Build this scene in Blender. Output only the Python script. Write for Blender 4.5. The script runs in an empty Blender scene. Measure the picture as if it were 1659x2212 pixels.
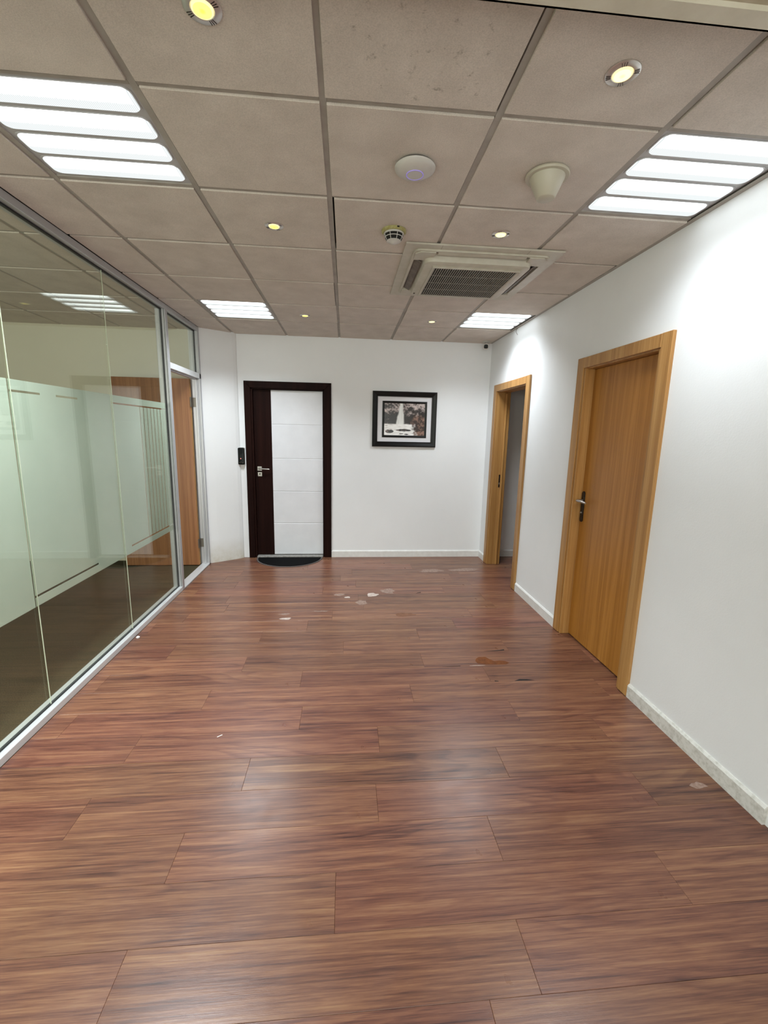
import bpy, bmesh, math, random
from mathutils import Matrix, Vector
random.seed(7)
S = bpy.context.scene
COL = S.collection

# ------------------------------------------------------------------ camera, world, exposure
CE = 2.633          # ceiling height
XR = 1.8144         # face of the right wall
YB = 3.681          # face of the back wall
XP = -1.505         # face of the glass partition frame
XG = -1.545         # centre of the glass
cam = bpy.data.objects.new('camera', bpy.data.cameras.new('camera'))
COL.objects.link(cam)
R_ = Vector((0.99616275, -0.08505098, 0.02064213))
U_ = Vector((-0.00491951, 0.18106838, 0.9834582))
F_ = Vector((0.08738172, 0.97978598, -0.17995517))
m = Matrix.Identity(4)
for i in range(3):
    m[i][0] = R_[i]; m[i][1] = U_[i]; m[i][2] = -F_[i]
m.translation = Vector((0.08284, -1.66356, 1.56274))
cam.matrix_world = m
cam.data.sensor_fit = 'VERTICAL'; cam.data.sensor_height = 36.0
cam.data.lens = 937.914 * 36.0 / 2212.0
cam.data.clip_start = 0.02
S.camera = cam
w = bpy.data.worlds.new('world'); S.world = w; w.use_nodes = True
w.node_tree.nodes['Background'].inputs[0].default_value = (.55, .6, .7, 1)
w.node_tree.nodes['Background'].inputs[1].default_value = 0.05
S.view_settings.view_transform = 'Standard'; S.view_settings.look = 'None'
S.view_settings.gamma = 1.0; S.view_settings.use_curve_mapping = False
S.view_settings.exposure = 0.27
LAMP_W = 5.9        # watts of each of the four lamps of a troffer
def area(name, loc, rot, sx, sy, watts, col, spread=180):
    l = bpy.data.lights.new(name, 'AREA'); l.shape = 'RECTANGLE'; l.size = sx; l.size_y = sy; l.energy = watts; l.color = col; l.spread = math.radians(spread)
    o = bpy.data.objects.new(name, l); COL.objects.link(o); o.location = loc; o.rotation_euler = rot
    return o
# daylight lamps added behind the viewpoint to brighten hall and office
area('rear_fill', (.15, -4.22, 1.35), (math.radians(90), 0, 0), 3.0, 2.3, 76.0, (1.0, .985, .975))
area('rear_fill', (-2.95, -4.22, 1.35), (math.radians(90), 0, 0), 2.3, 2.2, 115.0, (1.0, .985, .96))
try:
    S.cycles.max_bounces = 12; S.cycles.diffuse_bounces = 6; S.cycles.transparent_max_bounces = 16
    S.cycles.sample_clamp_indirect = 8.0
except Exception: pass

# ------------------------------------------------------------------ material helpers
def nt(name):
    M = bpy.data.materials.new(name); M.use_nodes = True
    t = M.node_tree; b = t.nodes['Principled BSDF']
    return M, t, b
def N(t, kind, **kw):
    n = t.nodes.new(kind)
    for k, v in kw.items():
        if k.startswith('i_'):
            key = k[2:]; key = int(key) if key.isdigit() else key.replace('_', ' ')
            n.inputs[key].default_value = v
        else: setattr(n, k, v)
    return n
def L(t, a, b): t.links.new(a, b)
def ramp(t, stops):
    n = t.nodes.new('ShaderNodeValToRGB'); e = n.color_ramp.elements
    while len(e) < len(stops): e.new(0.5)
    for q, (p, c) in zip(e, stops): q.position = p; q.color = (*c, 1)
    return n
def scaled(t, src, sc):
    v = N(t, 'ShaderNodeVectorMath', operation='MULTIPLY'); L(t, src, v.inputs[0]); v.inputs[1].default_value = sc
    return v.outputs[0]
def math_(t, op, a, b=None, clamp=False):
    n = t.nodes.new('ShaderNodeMath'); n.operation = op; n.use_clamp = clamp
    for i, q in enumerate((a, b)):
        if q is None: continue
        if isinstance(q, (int, float)): n.inputs[i].default_value = q
        else: L(t, q, n.inputs[i])
    return n.outputs[0]
def noise(t, vec, scale, detail=2.0, rough=.5, dist=0.0):
    n = N(t, 'ShaderNodeTexNoise'); n.inputs['Scale'].default_value = scale
    n.inputs['Detail'].default_value = detail; n.inputs['Roughness'].default_value = rough
    n.inputs['Distortion'].default_value = dist; L(t, vec, n.inputs['Vector'])
    return n.outputs[0]
def bump(t, b, h, strength, dist=.002):
    n = N(t, 'ShaderNodeBump'); n.inputs['Strength'].default_value = strength; n.inputs['Distance'].default_value = dist
    L(t, h, n.inputs['Height']); L(t, n.outputs[0], b.inputs['Normal'])
def plain(name, col, rough=.5, metal=0.0, spec=.5):
    M, t, b = nt(name)
    b.inputs['Base Color'].default_value = (*col, 1); b.inputs['Roughness'].default_value = rough
    b.inputs['Metallic'].default_value = metal; b.inputs['Specular IOR Level'].default_value = spec
    tc = N(t, 'ShaderNodeTexCoord'); h = noise(t, tc.outputs['Object'], 60, 3)
    mr = N(t, 'ShaderNodeMapRange'); mr.inputs['To Min'].default_value = max(0.02, rough - .05); mr.inputs['To Max'].default_value = min(1, rough + .05)
    L(t, h, mr.inputs[0]); L(t, mr.outputs[0], b.inputs['Roughness'])
    return M
def mottled(name, c1, c2, scale, rough=.6, bumpscale=0, bumpstr=0, spec=.4, pos=(.35, .65)):
    M, t, b = nt(name); tc = N(t, 'ShaderNodeTexCoord'); ob = tc.outputs['Object']
    r = ramp(t, [(pos[0], c1), (pos[1], c2)]); L(t, noise(t, ob, scale, 4, .6), r.inputs[0]); L(t, r.outputs[0], b.inputs['Base Color'])
    b.inputs['Roughness'].default_value = rough; b.inputs['Specular IOR Level'].default_value = spec
    if bumpstr: bump(t, b, noise(t, ob, bumpscale, 3, .6), bumpstr)
    return M
def wood(name, dark, mid, light, axis, rough=.4, ring=1.0, scale=1.0):
    """long-grained wood; axis = 0,1,2 the direction of the grain"""
    M, t, b = nt(name); tc = N(t, 'ShaderNodeTexCoord'); oi = N(t, 'ShaderNodeObjectInfo')
    off = N(t, 'ShaderNodeVectorMath', operation='MULTIPLY_ADD'); rv = N(t, 'ShaderNodeCombineXYZ')
    for i in range(3): L(t, oi.outputs['Random'], rv.inputs[i])
    L(t, rv.outputs[0], off.inputs[0]); off.inputs[1].default_value = (17, 31, 11); L(t, tc.outputs['Object'], off.inputs[2])
    def sc(al, ac):
        v = [ac * scale] * 3; v[axis] = al * scale; return scaled(t, off.outputs[0], v)
    n1 = noise(t, sc(.16, 7.0), 1, 2, .5, .1)
    rings = math_(t, 'MULTIPLY_ADD', math_(t, 'SINE', math_(t, 'MULTIPLY', n1, 70 * ring)), .5); rings.node.inputs[2].default_value = .5
    fib = noise(t, sc(3, 210), 1, 3, .6)
    broad = noise(t, sc(.22, 22), 1, 3, .6)
    v = math_(t, 'ADD', math_(t, 'MULTIPLY', rings, .12), math_(t, 'ADD', math_(t, 'MULTIPLY', fib, .55), math_(t, 'MULTIPLY', broad, .45)))
    r = ramp(t, [(.36, dark), (.56, mid), (.78, light)]); L(t, v, r.inputs[0])
    hs = N(t, 'ShaderNodeHueSaturation'); L(t, r.outputs[0], hs.inputs['Color'])
    L(t, math_(t, 'MULTIPLY_ADD', oi.outputs['Random'], .18), hs.inputs['Value']); hs.inputs['Value'].links[0].from_node.inputs[2].default_value = .91
    L(t, hs.outputs[0], b.inputs['Base Color'])
    b.inputs['Roughness'].default_value = rough; bump(t, b, fib, .08, .001)
    return M
def floor_wood():
    M, t, b = nt('laminate floor'); tc = N(t, 'ShaderNodeTexCoord'); oi = N(t, 'ShaderNodeObjectInfo')
    off = N(t, 'ShaderNodeVectorMath', operation='MULTIPLY_ADD'); rv = N(t, 'ShaderNodeCombineXYZ')
    for i in range(3): L(t, oi.outputs['Random'], rv.inputs[i])
    L(t, rv.outputs[0], off.inputs[0]); off.inputs[1].default_value = (23, 41, 13); L(t, tc.outputs['Object'], off.inputs[2])
    o = off.outputs[0]
    wv = N(t, 'ShaderNodeVectorMath', operation='ADD'); L(t, scaled(t, o, (.75, 6.2, 1)), wv.inputs[0])
    n0 = noise(t, scaled(t, o, (2.2, 14, 1)), 1, 3, .6)
    cb = N(t, 'ShaderNodeCombineXYZ'); L(t, math_(t, 'MULTIPLY', n0, .35), cb.inputs[1]); L(t, cb.outputs[0], wv.inputs[1])
    n1 = noise(t, wv.outputs[0], 1, 1.0, .4)
    saw = math_(t, 'FRACT', math_(t, 'MULTIPLY', n1, 13))
    rings = math_(t, 'MULTIPLY', math_(t, 'POWER', saw, 2.2), math_(t, 'MULTIPLY', math_(t, 'SUBTRACT', 1, saw), 6.0, True))
    where = N(t, 'ShaderNodeMapRange', interpolation_type='SMOOTHSTEP'); where.inputs['From Min'].default_value = .42; where.inputs['From Max'].default_value = .62
    L(t, noise(t, scaled(t, o, (.8, 3.5, 1)), 1, 1), where.inputs[0])
    rings = math_(t, 'SUBTRACT', 1, math_(t, 'MULTIPLY', rings, math_(t, 'MULTIPLY_ADD', where.outputs[0], .8)))
    fib = noise(t, scaled(t, o, (7, 230, 1)), 1, 4, .7)
    fib2 = noise(t, scaled(t, o, (1.5, 60, 1)), 1, 4, .65, .15)
    broad = noise(t, scaled(t, o, (.6, 13, 1)), 1, 3, .55, .1)
    v = math_(t, 'ADD', math_(t, 'ADD', math_(t, 'MULTIPLY', rings, .07), math_(t, 'MULTIPLY', fib, .34)),
              math_(t, 'ADD', math_(t, 'MULTIPLY', broad, .26), math_(t, 'MULTIPLY', fib2, .44)))
    r = ramp(t, [(.43, (.052, .020, .0165)), (.54, (.145, .058, .037)), (.62, (.215, .095, .054)), (.73, (.31, .165, .088))]); L(t, v, r.inputs[0])
    hs = N(t, 'ShaderNodeHueSaturation'); L(t, r.outputs[0], hs.inputs['Color'])
    val = math_(t, 'MULTIPLY_ADD', oi.outputs['Random'], .26); val.node.inputs[2].default_value = .87; L(t, val, hs.inputs['Value'])
    hue = math_(t, 'MULTIPLY_ADD', math_(t, 'FRACT', math_(t, 'MULTIPLY', oi.outputs['Random'], 7.3)), .012); hue.node.inputs[2].default_value = .494; L(t, hue, hs.inputs['Hue'])
    L(t, hs.outputs[0], b.inputs['Base Color'])
    rg = math_(t, 'MULTIPLY_ADD', noise(t, tc.outputs['Object'], 9, 3), .16); rg.node.inputs[2].default_value = .225
    L(t, rg, b.inputs['Roughness']); b.inputs['Specular IOR Level'].default_value = .5
    bump(t, b, math_(t, 'ADD', fib, math_(t, 'MULTIPLY', noise(t, scaled(t, o, (60, 160, 1)), 1, 2), .5)), .16, .0012)
    return M
def tile_mat(name, spots):
    M, t, b = nt(name); tc = N(t, 'ShaderNodeTexCoord'); oi = N(t, 'ShaderNodeObjectInfo')
    off = N(t, 'ShaderNodeVectorMath', operation='MULTIPLY_ADD'); rv = N(t, 'ShaderNodeCombineXYZ')
    for i in range(3): L(t, oi.outputs['Random'], rv.inputs[i])
    L(t, rv.outputs[0], off.inputs[0]); off.inputs[1].default_value = (9, 14, 5); L(t, tc.outputs['Object'], off.inputs[2])
    o = off.outputs[0]
    r = ramp(t, [(.3, (.57, .515, .46)), (.7, (.67, .61, .55))]); L(t, noise(t, o, 6, 4, .6), r.inputs[0])
    fine = noise(t, o, 260, 2, .7)
    r2 = ramp(t, [(.3, (.86, .86, .86)), (.62, (1.06, 1.05, 1.05))]); L(t, fine, r2.inputs[0])
    mx = N(t, 'ShaderNodeMix', data_type='RGBA', blend_type='MULTIPLY'); mx.inputs[0].default_value = 1
    L(t, r.outputs[0], mx.inputs[6]); L(t, r2.outputs[0], mx.inputs[7])
    col = mx.outputs[2]
    if spots:
        sp = ramp(t, [(.60, (1, 1, 1)), (.74, (.45, .43, .40))]); L(t, noise(t, o, 22, 5, .75), sp.inputs[0])
        m2 = N(t, 'ShaderNodeMix', data_type='RGBA', blend_type='MULTIPLY')
        L(t, math_(t, 'GREATER_THAN', noise(t, o, 3.0, 1), .42), m2.inputs[0]); L(t, col, m2.inputs[6]); L(t, sp.outputs[0], m2.inputs[7]); col = m2.outputs[2]
    L(t, col, b.inputs['Base Color']); b.inputs['Roughness'].default_value = .95; b.inputs['Specular IOR Level'].default_value = .15
    bump(t, b, noise(t, o, 170, 3, .7), .35, .002)
    return M
def glass_mat():
    M = bpy.data.materials.new('clear glass'); M.use_nodes = True; t = M.node_tree; t.nodes.clear()
    out = N(t, 'ShaderNodeOutputMaterial'); mix = N(t, 'ShaderNodeMixShader')
    tr = N(t, 'ShaderNodeBsdfTransparent'); tr.inputs[0].default_value = (.965, .982, .95, 1)
    gl = N(t, 'ShaderNodeBsdfGlossy'); gl.inputs['Roughness'].default_value = .004; gl.inputs[0].default_value = (.95, 1, .97, 1)
    g = N(t, 'ShaderNodeNewGeometry'); d = N(t, 'ShaderNodeVectorMath', operation='DOT_PRODUCT')
    L(t, g.outputs['Incoming'], d.inputs[0]); L(t, g.outputs['Normal'], d.inputs[1])
    c = math_(t, 'ABSOLUTE', d.outputs['Value'])
    p = math_(t, 'POWER', math_(t, 'SUBTRACT', 1.0, c, True), 5.0)
    f = math_(t, 'MULTIPLY_ADD', p, .955); f.node.inputs[2].default_value = .045
    L(t, f, mix.inputs[0]); L(t, tr.outputs[0], mix.inputs[1]); L(t, gl.outputs[0], mix.inputs[2]); L(t, mix.outputs[0], out.inputs[0])
    return M
def film_mat():
    M = bpy.data.materials.new('frosted film'); M.use_nodes = True; t = M.node_tree; t.nodes.clear()
    out = N(t, 'ShaderNodeOutputMaterial')
    df = N(t, 'ShaderNodeBsdfDiffuse'); tl = N(t, 'ShaderNodeBsdfTranslucent'); tr = N(t, 'ShaderNodeBsdfTransparent')
    tc = N(t, 'ShaderNodeTexCoord'); r = ramp(t, [(.3, (.62, .69, .63)), (.7, (.68, .74, .68))]); L(t, noise(t, tc.outputs['Object'], 3, 4, .6), r.inputs[0])
    L(t, r.outputs[0], df.inputs[0]); L(t, r.outputs[0], tl.inputs[0]); tr.inputs[0].default_value = (.85, .92, .86, 1)
    m1 = N(t, 'ShaderNodeMixShader'); m1.inputs[0].default_value = .25; L(t, df.outputs[0], m1.inputs[1]); L(t, tl.outputs[0], m1.inputs[2])
    m2 = N(t, 'ShaderNodeMixShader'); m2.inputs[0].default_value = .08; L(t, m1.outputs[0], m2.inputs[1]); L(t, tr.outputs[0], m2.inputs[2])
    L(t, m2.outputs[0], out.inputs[0])
    return M
def lens_mat():
    """prismatic lens over the lamps: lets their light through and glows, ribbed on one half"""
    M = bpy.data.materials.new('lit troffer lens'); M.use_nodes = True; t = M.node_tree; t.nodes.clear()
    tc = N(t, 'ShaderNodeTexCoord'); s = N(t, 'ShaderNodeSeparateXYZ'); L(t, tc.outputs['Object'], s.inputs[0])
    edge = N(t, 'ShaderNodeMapRange', interpolation_type='SMOOTHSTEP'); edge.inputs['From Min'].default_value = .002; edge.inputs['From Max'].default_value = .014
    wob = math_(t, 'MULTIPLY_ADD', noise(t, scaled(t, tc.outputs['Object'], (130, 0, 0)), 1, 1), .016)
    L(t, s.outputs[1], wob.node.inputs[2]); L(t, math_(t, 'SUBTRACT', wob, .008), edge.inputs[0])
    ends = N(t, 'ShaderNodeMapRange', interpolation_type='SMOOTHSTEP'); ends.inputs['From Min'].default_value = .250; ends.inputs['From Max'].default_value = .264
    L(t, math_(t, 'ABSOLUTE', s.outputs[0]), ends.inputs[0])
    dim = math_(t, 'MAXIMUM', edge.outputs[0], ends.outputs[0])
    rib = math_(t, 'MULTIPLY_ADD', math_(t, 'SINE', math_(t, 'MULTIPLY', s.outputs[0], 2 * math.pi / .0068)), .13); rib.node.inputs[2].default_value = .79
    st = N(t, 'ShaderNodeMix', data_type='FLOAT'); L(t, dim, st.inputs[0]); st.inputs[2].default_value = 1.35; L(t, rib, st.inputs[3])
    cr = N(t, 'ShaderNodeMix', data_type='RGBA'); L(t, dim, cr.inputs[0]); cr.inputs[6].default_value = (.93, .985, 1.0, 1); cr.inputs[7].default_value = (.93, .985, .99, 1)
    em = N(t, 'ShaderNodeEmission'); L(t, cr.outputs[2], em.inputs[0]); L(t, st.outputs[0], em.inputs[1])
    tr = N(t, 'ShaderNodeBsdfTransparent'); ad = N(t, 'ShaderNodeAddShader'); out = N(t, 'ShaderNodeOutputMaterial')
    tl = N(t, 'ShaderNodeMix', data_type='RGBA'); L(t, dim, tl.inputs[0]); tl.inputs[6].default_value = (1, 1, 1, 1); tl.inputs[7].default_value = (.02, .02, .02, 1)
    L(t, tl.outputs[2], tr.inputs[0])
    L(t, em.outputs[0], ad.inputs[0]); L(t, tr.outputs[0], ad.inputs[1]); L(t, ad.outputs[0], out.inputs[0])
    return M
def glow(name, col, strength, col2=None, r0=.003, r1=.02):
    M, t, b = nt(name); b.inputs['Base Color'].default_value = (.4, .35, .2, 1); b.inputs['Emission Strength'].default_value = strength
    b.inputs['Emission Color'].default_value = (*col, 1)
    if col2:
        tc = N(t, 'ShaderNodeTexCoord'); ln = N(t, 'ShaderNodeVectorMath', operation='LENGTH'); L(t, scaled(t, tc.outputs['Object'], (1, 1, 0)), ln.inputs[0])
        mr = N(t, 'ShaderNodeMapRange'); mr.inputs['From Min'].default_value = r0; mr.inputs['From Max'].default_value = r1; L(t, ln.outputs['Value'], mr.inputs[0])
        r = ramp(t, [(0, col2), (.4, col)]); L(t, mr.outputs[0], r.inputs[0]); L(t, r.outputs[0], b.inputs['Emission Color'])
    return M

def wall_mat(name, c1, c2, dirt=False):
    M, t, b = nt(name); tc = N(t, 'ShaderNodeTexCoord'); ob = tc.outputs['Object']
    r = ramp(t, [(.3, c1), (.7, c2)]); L(t, noise(t, ob, 1.4, 5, .6), r.inputs[0]); col = r.outputs[0]
    if dirt:     # grime low on the angled corner wall, with flaked paint
        s = N(t, 'ShaderNodeSeparateXYZ'); L(t, ob, s.inputs[0])
        h = N(t, 'ShaderNodeMapRange'); h.inputs['From Min'].default_value = .28; h.inputs['From Max'].default_value = 0.0; L(t, s.outputs[2], h.inputs[0])
        g = math_(t, 'MULTIPLY', h.outputs[0], math_(t, 'MULTIPLY', noise(t, ob, 14, 5, .7), 1.2), True)
        mx = N(t, 'ShaderNodeMix', data_type='RGBA'); L(t, g, mx.inputs[0]); L(t, col, mx.inputs[6]); mx.inputs[7].default_value = (.50, .47, .36, 1); col = mx.outputs[2]
    L(t, col, b.inputs['Base Color']); b.inputs['Roughness'].default_value = .62; b.inputs['Specular IOR Level'].default_value = .3
    hgt = math_(t, 'ADD', noise(t, ob, 120, 3, .6), math_(t, 'MULTIPLY', noise(t, ob, 9, 2), 1.6))
    bump(t, b, hgt, .16, .003)
    return M

WALL = wall_mat('white wall paint', (.80, .82, .84), (.84, .86, .88))
WALLD = wall_mat('white wall paint flaking', (.76, .78, .79), (.80, .82, .83), True)
CREAM = wall_mat('cream wall paint', (.66, .63, .50), (.70, .67, .54))
SKIRT = mottled('skirting paint', (.48, .475, .43), (.70, .70, .67), 38, .5, 90, .1, pos=(.25, .55))
SKIRTC = mottled('clean skirting paint', (.70, .70, .68), (.77, .77, .76), 18, .5, 90, .1)
FLOOR = floor_wood()
SUB = mottled('dark joint', (.07, .04, .028), (.11, .06, .042), 30, .9)
TILE = tile_mat('mineral fibre tile', False); TILES = tile_mat('spotted mineral fibre tile', True)
TEE = mottled('grey ceiling tee', (.33, .30, .265), (.40, .37, .33), 9, .6)
VOID = plain('dark ceiling void', (.02, .018, .016), .9)
ALU = plain('satin aluminium', (.50, .51, .53), .42, .55)
ALUL = plain('light aluminium sill', (.66, .68, .69), .42, .3)
GASKET = plain('black gasket', (.006, .006, .006), .6)
GLASS = glass_mat(); FILM = film_mat()
EDGE = plain('pale glass joint', (.60, .64, .52), .3)
OAK = wood('oak veneer casing', (.28, .125, .03), (.40, .205, .062), (.52, .30, .11), 2, .42, .5)
OAKD = wood('oak veneer leaf', (.26, .098, .010), (.36, .150, .022), (.46, .21, .042), 2, .38, .6)
OAKR = wood('reddish oak veneer leaf', (.24, .09, .03), (.34, .142, .05), (.44, .205, .085), 2, .42, .8)
WENGE = wood('dark wenge veneer', (.006, .0012, .0009), (.011, .0026, .0018), (.021, .0065, .0045), 2, .5, .4)
WENGE.node_tree.nodes['Principled BSDF'].inputs['Specular IOR Level'].default_value = .08
DOORW = mottled('white door lacquer', (.72, .735, .77), (.76, .775, .81), 5, .35)
STEEL = plain('brushed nickel', (.45, .43, .40), .35, .8)
BRONZE = plain('dark bronze handle', (.030, .022, .018), .28, .6)
CHROME = plain('brushed chrome', (.66, .63, .60), .34, .85)
BLK = plain('black plastic', (.004, .005, .005), .3, 0, .2)
BLKM = plain('black lacquer frame', (.004, .004, .004), .3, 0, .3)
WPL = plain('white plastic', (.54, .52, .49), .4)
CPL = plain('cream plastic', (.48, .45, .36), .4)
YPL = mottled('yellowed plastic', (.30, .27, .07), (.40, .37, .18), 60, .5)
ACP = mottled('aged cream plastic', (.47, .44, .36), (.54, .51, .43), 12, .4)
ACD = mottled('mottled brown plastic', (.10, .08, .065), (.17, .14, .115), 18, .6)
DARK = plain('dark cavity', (.008, .007, .006), .9)
ACS = plain('dusty grille slat', (.30, .275, .23), .5)
MATP = mottled('black mat pile', (.0015, .0015, .0017), (.006, .006, .0065), 160, .95, 300, .8, .1)
MATR = plain('grey rubber rim', (.10, .085, .08), .7)
THRESH = mottled('worn threshold', (.20, .19, .175), (.34, .33, .31), 40, .6)
CARPET = mottled('olive brown carpet', (.048, .040, .022), (.092, .078, .046), 190, 1.0, 260, .9, .05)
LENS = lens_mat()
TROFF = plain('white enamelled steel', (.46, .455, .46), .4)
WARM = glow('warm lamp', (1.0, .86, .16), 1.25, (.80, .62, .06)); WARMB = glow('bright warm lamp', (1.0, .90, .36), 1.7, (1.0, .85, .25))
WARMR = glow('warm lamp rim', (1.0, .85, .42), 1.0)
BLUE = glow('blue status ring', (.16, .10, 1.0), .4); RED = glow('red status light', (1.0, .06, .12), .8)
BULK = mottled('cream painted trim', (.56, .52, .42), (.62, .58, .48), 12, .6, 60, .15)
SOFF = mottled('beige soffit paint', (.42, .36, .27), (.48, .42, .33), 30, .8, 90, .2)
PATCH = mottled('orange brown chip', (.11, .031, .006), (.19, .060, .013), 30, .55, spec=.2)
RUST = mottled('faint rusty wear', (.16, .066, .032), (.22, .098, .05), 30, .5)
SCUFF = mottled('pale scuff', (.40, .31, .26), (.60, .52, .47), 40, .5)
SCUFF2 = mottled('faint pale scuff', (.21, .125, .092), (.34, .24, .195), 45, .45)
CRACK = plain('black crack', (.012, .009, .008), .8)
PAPER = plain('white paper', (.72, .68, .66), .8)
MATB = plain('white picture mat', (.76, .76, .80), .6)

# ------------------------------------------------------------------ geometry helpers
class MB:
    def __init__(self): self.bm = bmesh.new()
    def box(self, x0, x1, y0, y1, z0, z1):
        v = [self.bm.verts.new(p) for p in ((x0, y0, z0), (x1, y0, z0), (x1, y1, z0), (x0, y1, z0), (x0, y0, z1), (x1, y0, z1), (x1, y1, z1), (x0, y1, z1))]
        for f in ((3, 2, 1, 0), (4, 5, 6, 7), (0, 1, 5, 4), (1, 2, 6, 5), (2, 3, 7, 6), (3, 0, 4, 7)): self.bm.faces.new([v[i] for i in f])
        return self
    def loops(self, rings, cap0=True, cap1=True):
        """rings of equal length, lofted; capped ends"""
        R = [[self.bm.verts.new(p) for p in r] for r in rings]; n = len(R[0])
        for a, b in zip(R, R[1:]):
            for i in range(n): self.bm.faces.new((a[i], a[(i + 1) % n], b[(i + 1) % n], b[i]))
        if cap0: self.bm.faces.new(R[0][::-1])
        if cap1: self.bm.faces.new(R[-1])
        return self
    def lathe(self, prof, c=(0, 0, 0), n=32, cap0=True, cap1=True):
        return self.loops([[(c[0] + r * math.cos(2 * math.pi * i / n), c[1] + r * math.sin(2 * math.pi * i / n), c[2] + z) for i in range(n)] for r, z in prof], cap0, cap1)
    def rrect(self, x0, x1, y0, y1, r, zs, n=5):
        """rounded rectangle lofted through [(z, inset), ...]"""
        rings = []
        for z, ins in zs:
            pts = []; a, b, c, d = x0 + ins, x1 - ins, y0 + ins, y1 - ins; rr = max(.0005, r - ins * .5)
            for cx, cy, a0 in ((b - rr, d - rr, 0), (a + rr, d - rr, 90), (a + rr, c + rr, 180), (b - rr, c + rr, 270)):
                for k in range(n + 1):
                    t = math.radians(a0 + 90 * k / n); pts.append((cx + rr * math.cos(t), cy + rr * math.sin(t), z))
            rings.append(pts)
        return self.loops(rings)
    def prism(self, pts, z0, z1):
        return self.loops([[(x, y, z0) for x, y in pts], [(x, y, z1) for x, y in pts]])
    def tube(self, path, r, n=8):
        rings = []
        for i, p in enumerate(path):
            p = Vector(p); d = (Vector(path[min(i + 1, len(path) - 1)]) - Vector(path[max(i - 1, 0)])).normalized()
            a = d.orthogonal().normalized() if i == 0 else (a - d * a.dot(d)).normalized(); b = d.cross(a)
            rr = r[i] if isinstance(r, (list, tuple)) else r
            rings.append([tuple(p + (a * math.cos(2 * math.pi * k / n) + b * math.sin(2 * math.pi * k / n)) * rr) for k in range(n)])
        return self.loops(rings)
    def xf(self, M):
        self.bm.transform(M); return self
    def bev(self, w, seg=2):
        bmesh.ops.bevel(self.bm, geom=self.bm.edges[:], offset=w, segments=seg, affect='EDGES', profile=.5, clamp_overlap=True)
        return self
    def mesh(self, name, mat, smooth=False):
        bmesh.ops.recalc_face_normals(self.bm, faces=self.bm.faces[:])
        me = bpy.data.meshes.new(name); self.bm.to_mesh(me); self.bm.free()
        me.materials.append(mat)
        if smooth:
            for p in me.polygons: p.use_smooth = True
            try: me.set_sharp_from_angle(angle=math.radians(38))
            except Exception: pass
        return me
    def build(self, name, mat, parent=None, smooth=False, loc=None):
        return link(name, self.mesh(name, mat, smooth), parent, loc)
def link(name, me, parent=None, loc=None):
    o = bpy.data.objects.new(name, me); COL.objects.link(o)
    if parent is not None: o.parent = parent
    if loc is not None: o.location = loc
    return o
def tag(o, label, cat, group=None, kind=None):
    o['label'] = label; o['category'] = cat
    if group: o['group'] = group
    if kind: o['kind'] = kind
    return o
def thing(name, loc, label, cat, group=None, kind=None):
    return tag(link(name, None, None, loc), label, cat, group, kind)
def copy_tree(o, parent=None):
    c = o.copy(); COL.objects.link(c)
    if parent is not None: c.parent = parent
    for ch in list(o.children): copy_tree(ch, c)
    return c

# ------------------------------------------------------------------ floor of planks
XO = -4.3            # far side of the office behind the glass
flo = MB().box(-1.505, 3.42, -4.0, 3.83, -.05, -.0085).build('floor', SUB)
tag(flo, 'reddish brown wood laminate floor of the whole hall', 'floor', kind='structure')
P0, PW, PL = .04, .195, 1.2165
known = {-4: .645, -3: .053, -2: .675, -1: .223, 0: -.37, 1: .257, 2: 1.056, 3: .489, 4: 1.02, 5: .62, 6: .07, 7: .655}
pm = {}
def plank_mesh(l, wd):
    k = (round(l, 4), round(wd, 4))
    if k not in pm:
        hx, hy, e = l / 2 - .00025, wd / 2 - .0002, .0008
        def rg(i, z): return [(-hx + i, -hy + i, z), (hx - i, -hy + i, z), (hx - i, hy - i, z), (-hx + i, hy - i, z)]
        pm[k] = MB().loops([rg(0, -.0085), rg(0, -.0009), rg(e, 0)]).mesh('plank', FLOOR)
    return pm[k]
for k in range(-21, 19):
    y0 = P0 + PW * k; y1 = min(y0 + PW, YB + .03); y0 = max(y0, -4.0)
    xa, xb = -1.504, (3.40 if y0 > 2.0 else XR + .12)
    j = known.get(k, random.uniform(-.6, .6)); cuts = [xa]
    x = j - PL * math.ceil((j - xa) / PL)
    while x < xb:
        if xa + .05 < x < xb - .03: cuts.append(x)
        x += PL
    cuts.append(xb)
    for a, b in zip(cuts, cuts[1:]):
        o = link('plank', plank_mesh(b - a, y1 - y0), flo, ((a + b) / 2, (y0 + y1) / 2, random.uniform(-.0006, 0)))
        o.rotation_euler = (random.uniform(-.0012, .0012), random.uniform(-.0003, .0003), 0)
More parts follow.
